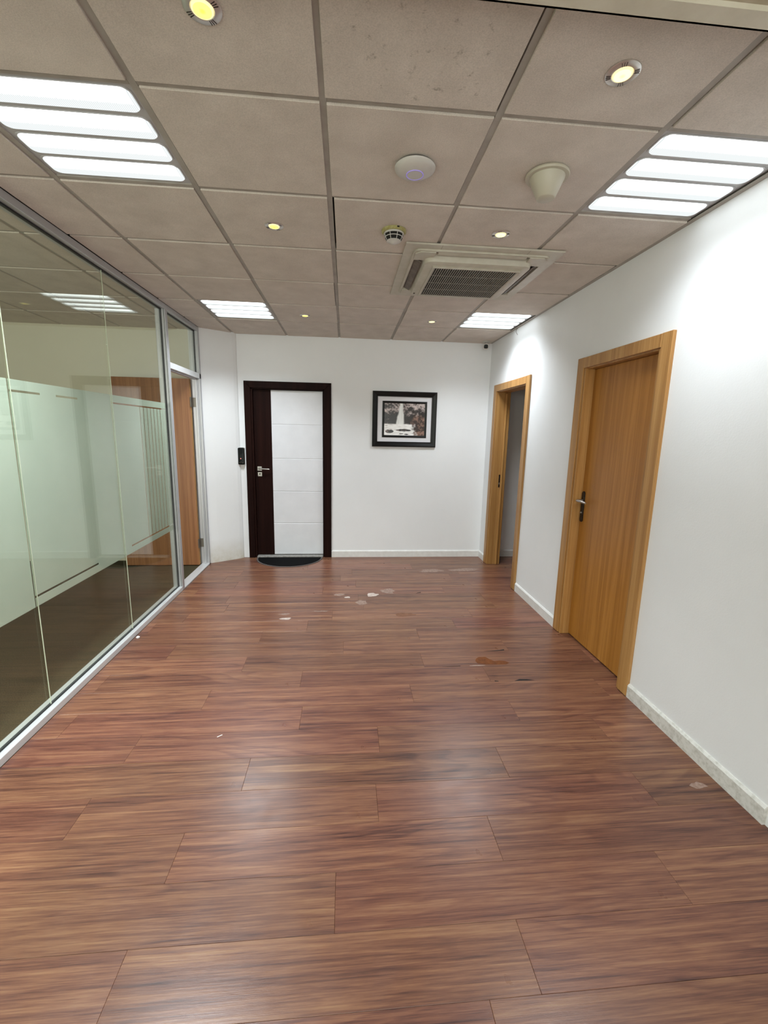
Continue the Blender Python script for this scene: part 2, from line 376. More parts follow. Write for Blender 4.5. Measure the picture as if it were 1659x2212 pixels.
# worn spots on the planks
def blob(name, cx, cy, rx, ry, mat, n=14, jit=.3, pts=None, h=.0007):
    if pts is None:
        pts = []
        for i in range(n):
            t = 2 * math.pi * i / n; q = 1 + random.uniform(-jit, jit); pts.append((cx + rx * q * math.cos(t), cy + ry * q * math.sin(t)))
    return MB().prism(pts, .0002, h).build(name, mat, flo)
blob('chipped_patch', 0, 0, 0, 0, PATCH, pts=[(.992, 1.075), (1.0, 1.045), (1.06, 1.03), (1.13, 1.024), (1.195, 1.024), (1.225, 1.042), (1.20, 1.066), (1.165, 1.075), (1.125, 1.068), (1.098, 1.098), (1.08, 1.128), (1.03, 1.128), (1.005, 1.105)])['label'] = 'orange brown chipped patch'
for pts in ([(1.10, 1.2105), (1.17, 1.207), (1.215, 1.212), (1.252, 1.216), (1.254, 1.232), (1.22, 1.222), (1.17, 1.216)],
            [(1.175, .8195), (1.26, .818), (1.31, .8215), (1.265, .834), (1.215, .838), (1.195, .828)],
            [(.74, 1.0145), (.87, 1.0125), (.87, 1.0185), (.80, 1.0185)], [(1.045, .8195), (1.07, .8185), (1.068, .824), (1.046, .83)],
            [(.78, 2.385), (.83, 2.40), (.835, 2.418), (.80, 2.405)]):
    blob('crack', 0, 0, 0, 0, CRACK, pts=pts)
for cx, cy, rx, ry, mt in ((.50, 2.455, .075, .075, SCUFF2), (.345, 2.36, .055, .045, SCUFF), (.23, 2.17, .06, .05, SCUFF2), (.02, 2.37, .045, .035, SCUFF2), (.10, 2.30, .03, .02, SCUFF),
                           (-.43, 1.835, .05, .02, SCUFF), (-.44, 1.93, .05, .018, SCUFF2), (1.08, 3.09, .16, .05, SCUFF2), (1.45, 3.12, .17, .05, SCUFF2), (.60, 1.88, .10, .035, RUST),
                           (1.70, -.06, .035, .02, SCUFF2), (.99, 1.016, .05, .004, SCUFF), (-.14, 1.98, .07, .012, SCUFF2), (-.02, 3.45, .012, .05, SCUFF2)):
    blob('scuff' if mt is not RUST else 'chipped_patch', cx, cy, rx, ry, mt, h=.0005)
pap = MB().box(-.014, .014, -.003, .003, 0, .0008).bev(.0003, 1).build('paper_scrap', PAPER, None, loc=(-.562, .401, .0008)); pap.rotation_euler = (0, .05, .7)
tag(pap, 'tiny white paper scrap lying on the bare floor planks', 'paper')
pap = MB().lathe([(.004, 0), (.013, .002), (.014, .010), (.006, .016)], n=9).build('paper_ball', PAPER, None, loc=(-1.474, 1.53, .0))
tag(pap, 'crumpled white paper ball against the sill of the glass wall', 'paper')

# ------------------------------------------------------------------ walls
wb = MB()
DX0, DX1, DZ = -1.04, -.176, 2.05
wb.box(-1.32, DX0, YB, YB + .16, 0, 2.75).box(DX1, 3.4, YB, YB + .16, 0, 2.75).box(DX0, DX1, YB, YB + .16, DZ, 2.75)
tag(wb.build('wall_back', WALL), 'white painted back wall with dark door and framed picture', 'wall', kind='structure')
D3 = (.70, 1.49); D2 = (2.52, 3.36); DH = 2.052; XW = 1.964
wr = MB()
for a, b, z0 in ((-4.0, D3[0], 0), (D3[1], D2[0], 0), (D2[1], YB, 0), (D3[0], D3[1], DH), (D2[0], D2[1], DH)): wr.box(XR, XW, a, b, z0, 2.75)
tag(wr.build('wall_right', WALL), 'white painted right wall with two oak framed doorways', 'wall', kind='structure')
fw = MB(); WH = (-1.35, 1.65); WO = (-4.1, -1.8)
for a, b in ((-4.4, WO[0]), (WO[1], WH[0]), (WH[1], 2.0)): fw.box(a, b, -4.15, -4.0, 0, 2.75)
for a, b in (WH, WO): fw.box(a, b, -4.15, -4.0, 0, .18).box(a, b, -4.15, -4.0, 2.52, 2.75)
tag(fw.build('wall_front', WALL), 'unseen white wall behind the viewpoint with two added windows', 'wall', kind='structure')
for k, ((a, b), lb) in enumerate(((WH, 'added aluminium framed window behind the viewpoint, letting fill light into the hall'), (WO, 'added aluminium framed window letting fill light into the office'))):
    wn = thing('window_%d' % (k + 2), ((a + b) / 2, -4.08, .18), lb, 'window', kind='structure'); hw_ = (b - a) / 2  # windows added to suit the fill lamps outside
    f = MB()
    for x in (-hw_, -hw_ / 3 - .02, hw_ / 3 - .02, hw_ - .04): f.box(x, x + .04, -.03, .03, 0, 2.34)
    f.box(-hw_, hw_, -.03, .03, 0, .04).box(-hw_, hw_, -.03, .03, 2.30, 2.34).build('window_frame', ALU, wn)
    for q in (-1, 0, 1): MB().box(q * hw_ * 2 / 3 - hw_ / 3 + .022, q * hw_ * 2 / 3 + hw_ / 3 - .022, -.004, .004, .042, 2.298).build('added_window_pane', GLASS, wn)
MBc = MB().prism([(XP - .005, 3.432), (-1.42, 3.487), (-1.33, 3.548), (-1.25, 3.602), (-1.205, 3.634), (-1.18, 3.66), (-1.172, YB), (-1.3, 3.9), (-1.62, 3.9), (-1.62, 3.432)], 0, 2.75)
tag(MBc.build('wall_corner', WALLD), 'white slanted corner wall between glass partition and dark door', 'wall', kind='structure')
# store room behind the far doorway
STORE = mottled('bounce cutting grey', (.16, .155, .15), (.22, .215, .21), 6, .9)  # grey put on unseen surfaces to keep bounced light low in here
tag(MB().box(3.4, 3.5, 1.9, YB + .16, 0, 2.75).build('wall_store_side', STORE), 'unseen end wall of the dark store room, greyed to cut bounced light', 'wall', kind='structure')
tag(MB().box(XW, 3.4, 1.9, 2.0, 0, 2.75).build('wall_store_front', STORE), 'unseen side wall of the dark store room, greyed to cut bounced light', 'wall', kind='structure')
tag(MB().box(XW, 3.5, 1.9, YB + .16, CE, CE + .1).build('ceiling_store', STORE), 'unseen ceiling of the dark store room, greyed to cut bounced light', 'ceiling', kind='structure')
# office behind the glass
tag(MB().box(XO, -1.505, -4.0, 3.75, -.05, 0).build('floor_office', CARPET), 'dark olive carpet floor behind the glass partition', 'floor', kind='structure')
tag(MB().box(XO, -1.55, 3.56, 3.7, 0, 2.75).build('wall_office_back', CREAM), 'cream back wall of the office behind the glass', 'wall', kind='structure')
tag(MB().box(XO - .1, XO, -4.0, 3.7, 0, 2.75).build('wall_office_side', CREAM), 'cream side wall of the office behind the glass', 'wall', kind='structure')
ceo = tag(MB().box(XO, -1.60, -4.0, 3.7, CE + .006, CE + .1).build('ceiling_office', TEE), 'beige tiled ceiling of the office behind the glass', 'ceiling', kind='structure')

# skirtings
def skirt(name, x0, x1, y0, y1, side, mat, label):
    h, d = .086, .014
    if side == 'y': pr = [(0, 0), (-d, 0), (-d, h - .012), (-d * .35, h), (0, h)]; rg = [[(x, YB + p, z) for p, z in pr] for x in (x0, x1)]
    else: pr = [(0, 0), (-d, 0), (-d, h - .012), (-d * .35, h), (0, h)]; rg = [[(XR + p, y, z) for p, z in pr] for y in (y0, y1)]
    tag(MB().loops(rg).build(name, mat), label, 'baseboard', kind='structure')
skirt('baseboard_back', -.095, XR - .014, 0, 0, 'y', SKIRTC, 'low white baseboard along the back wall')
skirt('baseboard_right', 0, 0, -.272, .618, 'x', SKIRT, 'grimy white baseboard right of the near oak door')
skirt('baseboard_right', 0, 0, 1.577, 2.426, 'x', SKIRTC, 'short white baseboard between the two oak door frames')
skirt('baseboard_right', 0, 0, 3.447, YB, 'x', SKIRTC, 'tiny white baseboard in the corner beyond the open doorway')
skirt('baseboard_right', 0, 0, -4.0, -.33, 'x', SKIRT, 'grimy white baseboard nearest the viewpoint')
rg = [[(x, YB + p, z) for p, z in [(0, 0), (-.014, 0), (-.014, .074), (-.005, .086), (0, .086)]] for x in (XW, 3.4)]
tag(MB().loops(rg).build('baseboard_store', SKIRTC), 'white baseboard inside the dark store room', 'baseboard', kind='structure')

# ------------------------------------------------------------------ suspended ceiling
cei = MB().box(-1.60, XR + .15, -4.0, YB + .16, CE + .06, CE + .16).build('ceiling', VOID)
tag(cei, 'suspended ceiling of square beige mineral tiles in a grey grid', 'ceiling', kind='structure')
TG = .0135           # half gap between tiles at a tee
gx = [-1.2 + .6 * i for i in range(6)]; gy = [0.6 * j for j in range(-1, 6)]
xs = [XP + .002] + gx; ys = gy + [YB]
TROFFERS = [(-1, 0), (-1, 4), (3, 0), (3, 4)]
tmesh = {}
def tile_mesh(wx, wy, mt):
    k = (round(wx, 3), round(wy, 3), mt.name)
    if k not in tmesh:
        a, b = wx / 2, wy / 2
        def rg(i, z): return [(-a + i, -b + i, z), (a - i, -b + i, z), (a - i, b - i, z), (-a + i, b - i, z)]
        tmesh[k] = MB().loops([rg(0, .016), rg(0, .0015), rg(.0015, 0)]).mesh('ceiling_tile', mt)
    return tmesh[k]
for i in range(len(xs)):
    x0 = xs[i]; x1 = xs[i + 1] if i + 1 < len(xs) else XR - .012
    if x1 - x0 < .05: continue
    ci = round((x0) / .6) if i else -3
    for j in range(len(ys) - 1):
        y0, y1 = ys[j], ys[j + 1]
        if i and any(abs(x0 - (-1.2 if c < 0 else 1.2)) < .01 and abs(y0 - .6 * r) < .01 for c, r in TROFFERS): continue
        ax0 = x0 + (TG if i else .003); ax1 = x1 - (TG if i + 1 < len(xs) else .012); ay0 = y0 + TG; ay1 = y1 - (TG if j + 2 < len(ys) else .004)
        mt = TILES if (abs(x0) < .01 and abs(y0 + .6) < .01) else TILE
        o = link('ceiling_tile', tile_mesh(ax1 - ax0, ay1 - ay0, mt), cei, ((ax0 + ax1) / 2 + random.uniform(-.0025, .0025), (ay0 + ay1) / 2 + random.uniform(-.002, .002), CE + random.uniform(-.0008, .0012)))
        o.rotation_euler = (random.uniform(-.0025, .0025), random.uniform(-.003, .003), 0)
        if abs(x0) < .01 and j == 0: o.location.x -= .006; o.rotation_euler.y = -.004
        if abs(x0) < .01 and abs(y0 - .6) < .01: o.location.x += .0055
        if abs(x0 - .6) < .01 and abs(y0 + .6) < .01: o.location.x -= .003
        if abs(x0 - 1.2) < .01 and j == 0: o.location.x += .0045
for i in range(5):
    for j in range(-1, 6):
        xa, xb = max(XO + .003, -1.76 - .6 * i), (-1.60 if i == 0 else -1.76 - .6 * (i - 1)) - TG
        ya, yb = .6 * j + TG, min(.6 * j + .6 - TG, 3.555)
        if xb - xa > .04: link('ceiling_tile', tile_mesh(xb - xa - TG, yb - ya, TILE), ceo, ((xa + xb + TG) / 2, (ya + yb) / 2, CE))
for x in gx[:5]: MB().box(x - .012, x + .012, -.6, YB, CE + .0068, CE + .04).build('ceiling_tee', TEE, cei)
MB().box(XR - .026, XR, -.6, YB, CE + .001, CE + .004).box(XR - .004, XR, -.6, YB, CE + .004, CE + .03).build('wall_angle', TEE, cei)
ct = MB().box(-.287, .287, -.012, .012, CE + .0071, CE + .036).mesh('cross_tee', TEE)
cts = MB().box(-.14, .14, -.012, .012, CE + .0071, CE + .036).mesh('cross_tee', TEE)
for y in gy[1:]:
    for x in gx[:5]: link('cross_tee', ct, cei, (x + .3, y, 0))
    link('cross_tee', cts, cei, (-1.352, y, 0))
# lower soffit toward the viewpoint, with its cream edge trim
tag(MB().box(XP, XR, -4.0, -.50, 2.586, CE + .05).build('ceiling_soffit', SOFF), 'beige lowered soffit at the top right corner of the photo', 'soffit', kind='structure')
tag(MB().box(XP, XR, -.505, -.456, 2.574, 2.596).box(XP, XR, -.461, -.456, 2.574, CE - .002).build('trim_1', BULK), 'cream edge trim of the lowered soffit', 'trim', kind='structure')

# ------------------------------------------------------------------ troffer lights
def ring2(ax, ay, bx_, by_, r, z0, z1):
    def rr(hx, hy, z, n=6):
        pts = []
        for cx, cy, a0 in ((hx - r, hy - r, 0), (-hx + r, hy - r, 90), (-hx + r, -hy + r, 180), (hx - r, -hy + r, 270)):
            for k in range(n + 1):
                q = math.radians(a0 + 90 * k / n); pts.append((cx + r * math.cos(q), cy + r * math.sin(q), z))
        return pts
    return MB().loops([rr(bx_, by_, z0), rr(ax, ay, z0), rr(ax, ay, z1), rr(bx_, by_, z1)], False, False)
def troffer(loc, label, power=1.0):
    t = thing('ceiling_light', loc, label, 'ceiling light', 'lit four strip ceiling lights')
    f = MB(); f.rrect(-.293, .293, -.293, .293, .004, [(.045, 0), (.002, 0), (0, .002)], 1).build('frame', TROFF, t)
    for k in range(4):
        y = -.2115 + .141 * k
        MB().rrect(-.272, .272, -.0575, .0575, .03, [(-.0015, 0), (-.0055, .003), (-.0075, .008)], 6).build('lens', LENS, t, True, loc=(0, y, 0))
        ring2(.277, .0625, .272, .0575, .032, 0, -.0025).build('lens_rim', TROFF, t, True, loc=(0, y, 0))
        la = area('lamp', (0, y - .0235, -.0006), (0, 0, 0), .36, .05, LAMP_W * power, (.89, .955, 1.0), 125); la.parent = t
    return t
def like(src, loc, label, power=1.0, dx=0.0):
    c = copy_tree(src)
    for ch in c.children:
        if ch.type == 'LIGHT': ch.data = ch.data.copy(); ch.data.energy = LAMP_W * power; ch.location.x += dx
    c.location = loc; c['label'] = label; return c
TZ = CE + .0125
t0 = troffer((-.9, .3, TZ), 'lit four strip ceiling light nearest the viewpoint, over the glass wall side', 1.3)
like(t0, (1.5, .3, TZ), 'lit four strip ceiling light nearest the viewpoint, against the right wall', .32, -.085)
like(t0, (-.9, 2.7, TZ), 'lit four strip ceiling light at the far end, near the partition door', .82)
like(t0, (1.5, 2.7, TZ), 'lit four strip ceiling light at the far end, above the open doorway', .6, -.085)
like(t0, (-.9, -2.1, 2.587), 'unseen four strip ceiling light added behind the viewpoint, glass wall side', 1.25)  # this unseen pair is added for more light in the hall
like(t0, (1.5, -2.1, 2.587), 'unseen four strip ceiling light added behind the viewpoint, right wall side', 1.1)

# ------------------------------------------------------------------ downlights
def downlight(loc, label, mt):
    t = thing('downlight', loc, label, 'downlight', 'small warm ceiling downlights')
    n = 48
    MB().lathe([(.049, 0), (.049, -.002), (.046, -.0045), (.031, -.0052), (.028, -.003), (.0275, -.0005)], n=n).build('bezel', CHROME, t, True)
    for g in range(4):
        for q in (-1, 0, 1):
            a = math.radians(45 + 90 * g + 9 * q + 20)
            MB().box(.0315, .0455, -.0007, .0007, -.0058, -.0042).xf(Matrix.Rotation(a, 4, 'Z')).build('groove', BRONZE, t)
    MB().lathe([(.0275, -.001), (.0275, -.0065), (.0235, -.0075)], n=32).build('lamp_ring', WARMR, t, True)
    MB().lathe([(.0235, -.002), (.0233, -.0078), (.015, -.0092), (.004, -.0095)], n=32).build('lamp', mt, t, True)
    return t
DL = [(-.293, -.29, 'bright yellow downlight at the top edge, nearest the viewpoint', WARM), (.899, -.218, 'pale yellow downlight in the tile before the right near ceiling light', WARMB),
      (-.305, .922, 'yellow downlight left of the white smoke detector', WARM), (.91, .856, 'pale yellow downlight just before the air conditioner', WARMB),
      (-.309, 2.738, 'small yellow downlight beside the far left ceiling light', WARM), (.904, 2.755, 'small yellow downlight beyond the air conditioner', WARMB)]
for x, y, lb, mt in DL: downlight((x, y, CE - .0005), lb, mt)

# ------------------------------------------------------------------ ceiling fittings
ap = thing('wireless_access_point', (.356, .31, CE - .001), 'round white wireless access point with a blue ring on a ceiling tile', 'access point')
MB().lathe([(.074, 0), (.074, -.006)], n=40).build('mount', DARK, ap)
MB().lathe([(.078, -.004), (.083, -.009), (.081, -.015), (.066, -.025), (.045, -.0315), (.034, -.0332)], n=48).build('body', WPL, ap, True)
MB().lathe([(.0352, -.0325), (.0352, -.0352), (.0322, -.0352), (.0322, -.0325)], n=40, cap0=False, cap1=False).build('status_ring', BLUE, ap)
MB().lathe([(.0325, -.032), (.0325, -.0345), (.02, -.0352)], n=40).build('cap', WPL, ap, True)
co = thing('cone_sensor', (.912, .305, CE - .001), 'cream cone shaped ceiling fitting tapering down beside the access point', 'ceiling fitting')
MB().lathe([(.086, 0), (.089, -.006), (.086, -.012), (.07, -.0125)], n=48).build('flange', CPL, co, True)
MB().lathe([(.071, -.0125), (.069, -.02), (.038, -.088), (.034, -.091)], n=48).build('cone', CPL, co, True)
sd = thing('smoke_detector', (.333, .895, CE - .001), 'white smoke detector on a yellowed base before the air conditioner', 'smoke detector')
MB().lathe([(.066, 0), (.066, -.009), (.060, -.014)], n=36).build('base', YPL, sd, True)
MB().box(.010, .022, -.0665, -.060, -.008, -.002).build('latch', DARK, sd)
MB().lathe([(.054, -.014), (.0555, -.019), (.0535, -.022)], n=36).build('collar', WPL, sd, True)
MB().lathe([(.0515, -.018), (.0475, -.034), (.0385, -.051), (.03, -.053)], n=36).build('chamber', DARK, sd, True)
MB().lathe([(.0478, -.0332), (.0495, -.0342), (.0475, -.0368), (.045, -.0352)], n=36, cap0=False, cap1=False).build('ring', WPL, sd, True)
for k in range(8):
    a = 2 * math.pi * (k + .35) / 8
    MB().tube([(.053 * math.cos(a), .053 * math.sin(a), -.020), (.0485 * math.cos(a), .0485 * math.sin(a), -.035), (.0385 * math.cos(a), .0385 * math.sin(a), -.052)], .0016, 6).build('rib', WPL, sd)
MB().lathe([(.0385, -.050), (.038, -.053), (.024, -.056), (.019, -.061), (.012, -.066), (.004, -.067)], n=32).build('dome', WPL, sd, True)

# ------------------------------------------------------------------ cassette air conditioner
ac = thing('air_conditioner', (.889, 1.487, CE - .0015), 'cream square cassette air conditioner with a dark slatted grille in the ceiling', 'air conditioner')
# flange ring
def ring(o, i, r_o, r_i, z0, z1):
    m = MB()
    def rr(h, r, z, n=5):
        pts = []
        for cx, cy, a0 in ((h - r, h - r, 0), (-h + r, h - r, 90), (-h + r, -h + r, 180), (h - r, -h + r, 270)):
            for k in range(n + 1):
                t = math.radians(a0 + 90 * k / n); pts.append((cx + r * math.cos(t), cy + r * math.sin(t), z))
        return pts
    m.loops([rr(i, r_i, z0), rr(o, r_o, z0), rr(o, r_o, z1), rr(i, r_i, z1), rr(i, r_i, z0)], False, False)
    bmesh.ops.remove_doubles(m.bm, verts=m.bm.verts[:], dist=1e-6)
    return m
ring(.472, .412, .004, .03, -.001, -.010).build('flange', ACP, ac)
for x, y, a in ((-.26, -.442, 0), (.26, -.442, 0)): MB().box(x - .0008, x + .0008, y - .03, y + .03, -.0104, -.0098).build('joint', ACD, ac)
ring(.414, .398, .04, .035, -.004, -.020).build('lip', ACP, ac)
MB().rrect(-.40, .40, -.40, .40, .035, [(-.002, 0), (-.006, 0)]).build('cavity', DARK, ac)
# centre body between the air slots, with corner webs to the flange
MB().rrect(-.335, .335, -.335, .335, .05, [(-.006, -.02), (-.030, 0), (-.046, .004), (-.050, .012)], 6).build('body', ACP, ac, True)
for sx in (-1, 1):
    for sy in (-1, 1):
        MB().prism([(sx * .29, sy * .29), (sx * .285, sy * .404), (sx * .375, sy * .404), (sx * .404, sy * .375), (sx * .404, sy * .285)], -.026, -.006).build('corner_web', ACP, ac)
for k in range(4):
    hw = .026 if k % 2 else .017
    v = MB().box(-.27, .27, -hw, hw, -.0025, .0025).bev(.002, 2).build('louvre', ACD if k % 2 else ACP, ac, True)  # side flaps dark brown, front and back flaps cream
    v.rotation_euler = (math.radians(-28 if k % 2 else -6), 0, math.pi / 2 * k)
    d = .375 if k % 2 else .380; a = math.pi / 2 * k; v.location = (d * math.sin(a), -d * math.cos(a), -.019)
# intake panel: raised frame, dark filter, fine slats
MB().box(-.285, .285, -.285, .31, -.0540, -.0495).bev(.002, 1).build('intake_panel', ACP, ac)
GX0, GX1, GY0, GY1 = -.262, .262, -.262, .275
MB().box(GX0, GX1, GY0, GY1, -.0546, -.0541).build('filter', DARK, ac)
g = MB(); nsl = 36
for i in range(nsl + 1):
    x = GX0 + (GX1 - GX0) * i / nsl; g.box(x - .0024, x + .0024, GY0, GY1, -.0586, -.0547)
for q in range(1, 4):
    y = GY0 + (GY1 - GY0) * q / 4; g.box(GX0, GX1, y - .0009, y + .0009, -.0575, -.0547)
o = g.build('grille', ACS, ac); o['kind'] = 'stuff'
ring(.28, .266, .004, .004, -.0535, -.0592).build('grille_surround', ACP, ac, loc=(0, .0065, 0))
MB().box(-.278, -.272, -.05, -.02, -.0560, -.0539).build('catch', ACD, ac)
MB().box(-.318, -.306, .26, .285, -.0515, -.0490).build('badge', ACD, ac)

# ------------------------------------------------------------------ camera and loose wire in the corner
cc = thing('security_camera', (1.70, 3.545, CE - .001), 'small white security camera with black face in the ceiling corner', 'security camera')
MB().lathe([(.045, 0), (.045, -.010), (.040, -.014), (.018, -.016)], n=28).build('base', WPL, cc, True)
MB().tube([(0, 0, -.012), (-.004, -.012, -.030), (-.010, -.035, -.045)], [.018, .016, .016], 14).build('bracket', WPL, cc, True)
aim = Vector((-.28, -.95, -.22)).normalized(); rot = aim.to_track_quat('Z', 'Y').to_matrix().to_4x4()
MB().rrect(-.031, .031, -.031, .031, .018, [(-.075, .012), (-.07, .003), (-.06, 0), (.028, 0), (.034, .003)], 6).xf(Matrix.Translation((-.014, -.045, -.066)) @ rot).build('housing', WPL, cc, True)
MB().rrect(-.0235, .0235, -.0235, .0235, .016, [(.0335, 0), (.0365, .002), (.038, .006)], 6).xf(Matrix.Translation((-.014, -.045, -.066)) @ rot).build('face', BLK, cc, True)
MB().lathe([(.010, .0375), (.010, .040), (.007, .0415)], n=20).xf(Matrix.Translation((-.014, -.045, -.066)) @ rot).build('lens', BLK, cc, True)
MB().box(-.009, .009, -.022, -.018, .0375, .0388).xf(Matrix.Translation((-.014, -.045, -.066)) @ rot).build('sensor', ACD, cc)
wi = MB().tube([(XR - .004, 2.885, CE - .001), (XR - .012, 2.89, 2.615), (XR - .014, 2.885, 2.595), (XR - .008, 2.872, 2.575), (XR - .004, 2.868, 2.567)], .0022, 6).build('loose_wire', ACD, None, True)
tag(wi, 'short loose wire hanging from the ceiling edge on the right wall', 'wire')

# ------------------------------------------------------------------ back door (dark and white)
d1 = thing('door_1', (-.608, YB, 0), 'closed dark brown door with a white panelled face on the back wall', 'door', kind='structure')
ox = -.608
def cas(name, par, mat, x0, x1, z0, z1, y0=-.02, y1=.001, bev=.002): return MB().box(x0 - ox, x1 - ox, y0, y1, z0, z1).bev(bev, 1).build(name, mat, par)
CX = (-1.105, -1.033, -.181, -.097); CT = (2.044, 2.120)
def mitred(pts, y0, y1): return MB().loops([[(x - ox, y0, z) for x, z in pts], [(x - ox, y1, z) for x, z in pts]])
mitred([(CX[0], 0), (CX[1], 0), (CX[1], CT[0]), (CX[0], CT[1])], -.022, 0).bev(.002, 1).build('casing', WENGE, d1)
mitred([(CX[2], 0), (CX[3], 0), (CX[3], CT[1]), (CX[2], CT[0])], -.022, 0).bev(.002, 1).build('casing', WENGE, d1)
mitred([(CX[0], CT[1]), (CX[1], CT[0]), (CX[2], CT[0]), (CX[3], CT[1])], -.022, 0).bev(.002, 1).build('casing', WENGE, d1)
cas('jamb', d1, WENGE, DX0, -1.012, 0, 2.05, -.004, .15); cas('jamb', d1, WENGE, -.198, DX1, 0, 2.05, -.004, .15)
cas('jamb', d1, WENGE, DX0, DX1, 2.030, 2.05, -.004, .15)
LY = .034
lf = MB().box(-1.010 - ox, -.2 - ox, LY, LY + .04, .028, 2.028).build('leaf', WENGE, d1)
zs = [.030, .429, .827, 1.226, 1.631, 2.026]
for a, b in zip(zs, zs[1:]):
    MB().box(-.806 - ox, -.200 - ox, LY - .005, LY + .001, a + .003, b - .003).bev(.0025, 1).build('white_panel', DOORW, lf)
MB().box(-.806 - ox, -.200 - ox, LY - .0018, LY + .0005, .030, 2.026).build('groove_backing', DOORW, lf)
hn = MB().box(-.026, .026, -.008, 0, -.026, .026).bev(.002, 1).build('door_handle', STEEL, d1, loc=(-.960 - ox, LY, 1.103))
MB().tube([(0, -.006, 0), (0, -.045, 0), (.012, -.05, 0), (.125, -.05, -.004)], [.009, .009, .0085, .0075], 10).build('lever', STEEL, hn, True)
es = MB().box(-.026, .026, -.008, 0, -.026, .026).bev(.002, 1).build('escutcheon', STEEL, d1, loc=(-.958 - ox, LY, 1.035))
MB().lathe([(.008, 0), (.008, .004)], n=14).xf(Matrix.Rotation(math.pi / 2, 4, 'X')).build('keyhole', DARK, es, loc=(0, -.007, .003))
MB().box(-1.01 - ox, -.2 - ox, -.036, .06, 0, .022).bev(.004, 1).build('threshold', THRESH, d1)

# doormat
mt = thing('doormat', (-.608, 3.640, 0), 'black half moon doormat with grey rim before the dark back door', 'doormat')
half = [(.40 * math.cos(math.pi + math.pi * i / 30), .385 * math.sin(math.pi + math.pi * i / 30)) for i in range(31)]
hin = [(x * .955, -.006 + y * .93 if y < -.001 else -.006) for x, y in half]
MB().prism(half, .0003, .006).bev(.0015, 1).build('rim', MATR, mt); MB().prism(hin, .005, .011).bev(.002, 1).build('pile', MATP, mt)

# card reader
rd = thing('card_reader', (-1.158, YB, 1.252), 'slim black card reader with red light left of the dark door', 'card reader')
MB().rrect(-.040, .040, -.104, .104, .012, [(0, 0), (.014, 0), (.016, .002)]).xf(Matrix.Rotation(math.pi / 2, 4, 'X')).build('back_plate', WPL, rd)
MB().rrect(-.037, .037, -.100, .100, .014, [(.012, 0), (.036, 0), (.042, .003), (.044, .008)]).xf(Matrix.Rotation(math.pi / 2, 4, 'X')).build('housing', BLK, rd, True)
MB().lathe([(.006, 0), (.006, .002), (.004, .003)], n=12).xf(Matrix.Rotation(math.pi / 2, 4, 'X')).build('status_light', RED, rd, loc=(-.004, -.0435, -.028))
for k in (-1, 0, 1): MB().box(-.006, .006, -.001, .001, -.002, .002).build('key', ACD, rd, loc=(.018 * k, -.0443, -.070 - .006 * abs(k)))

# ------------------------------------------------------------------ framed picture
pc = thing('framed_picture', (.784, YB - .001, 1.722), 'framed sepia waterfall photo with white mat on the back wall', 'picture')
def frame(w, h, bw, prof):
    """mitred frame; prof = [(t across 0..1, depth)]"""
    m = MB(); rings = []
    for t, d in prof:
        a, b = w / 2 - bw * t, h / 2 - bw * t; rings.append([(-a, -d, -b), (a, -d, -b), (a, -d, b), (-a, -d, b)])
    m.loops(rings, False, False); return m
MBf = frame(.780, .656, .062, [(0, 0), (0, .018), (.06, .026), (.2, .030), (.78, .019), (.86, .022), (1, .020), (1, .004), (0, 0)])
MBf.build('frame', BLKM, pc)
MB().box(-.335, .335, -.008, -.002, -.272, .272).build('mat', MATB, pc)
frame(.542, .430, .026, [(0, .008), (0, .0125), (.4, .0145), (1, .010), (1, .008)]).build('inner_frame', BLKM, pc)
# flat print: sepia waterfall, colours per vertex
from mathutils import noise as mn
GW, GH = 110, 86; W2, H2 = .490, .380
verts = []; cols = []; faces = []
def lerp(a, b, t): return tuple(p + (q - p) * t for p, q in zip(a, b))
def sm(a, b, x):
    t = min(1, max(0, (x - a) / (b - a))); return t * t * (3 - 2 * t)
def shot(u, v):            # u right, v up, both 0..1
    n = mn.noise(Vector((u * 7, v * 7, 0))); n2 = mn.noise(Vector((u * 19 + 5, v * 17, 3))); n3 = mn.noise(Vector((u * 40, v * 36, 9)))
    tex = .5 + .55 * n + .4 * n2 + .25 * n3
    c = lerp((.018, .010, .010), (.62, .52, .50), sm(.38, .95, tex * .55 + .65 * sm(.45, 1.0, v) * (.35 + .6 * tex)))
    c = lerp(c, (.012, .008, .008), .75 * sm(.26, .12, abs(v - .52)) * (1 if u < .33 else .7 if .5 < u < .8 else .3) * sm(.9, .45, tex))
    bush = sm(.10, -.04, (.83 - u) + .25 * (v - .5) ** 2 - .1 + .10 * n2) * sm(.72, .5, v)
    c = lerp(c, lerp((.035, .016, .012), (.27, .15, .11), sm(.35, .8, tex)), bush)
    cx = .395 + .02 * sm(.3, 1, v); hw = .035 + .055 * sm(1.0, .35, v) * 1.1
    lf_ = sm(hw + .02, hw - .02, abs(u - cx + .015 * n)); streak = .5 + .5 * mn.noise(Vector((u * 60, v * 2, 1)))
    if v > .33: c = lerp(c, lerp((.68, .68, .66), (.92, .93, .91), streak), lf_)
    if v < .38:
        wat = sm(.38, .34, v + .02 * n) * (1 - bush)
        wc = lerp((.50, .46, .44), (.95, .94, .93), sm(.2, .6, .5 + .5 * mn.noise(Vector((u * 9, v * 55, 2))) + .1))
        c = lerp(c, wc, wat)
    for rx, ry, rw, rh in ((.485, .165, .19, .036), (.13, .125, .105, .055), (.43, .055, .05, .014), (.55, .04, .055, .018)):
        q = ((u - rx) / rw) ** 2 + ((v - ry) / rh) ** 2
        if v < .24: c = lerp(c, lerp((.012, .008, .008), (.20, .13, .12), sm(.5, .95, tex)), sm(1.25, .8, q + .25 * n2))
    return c
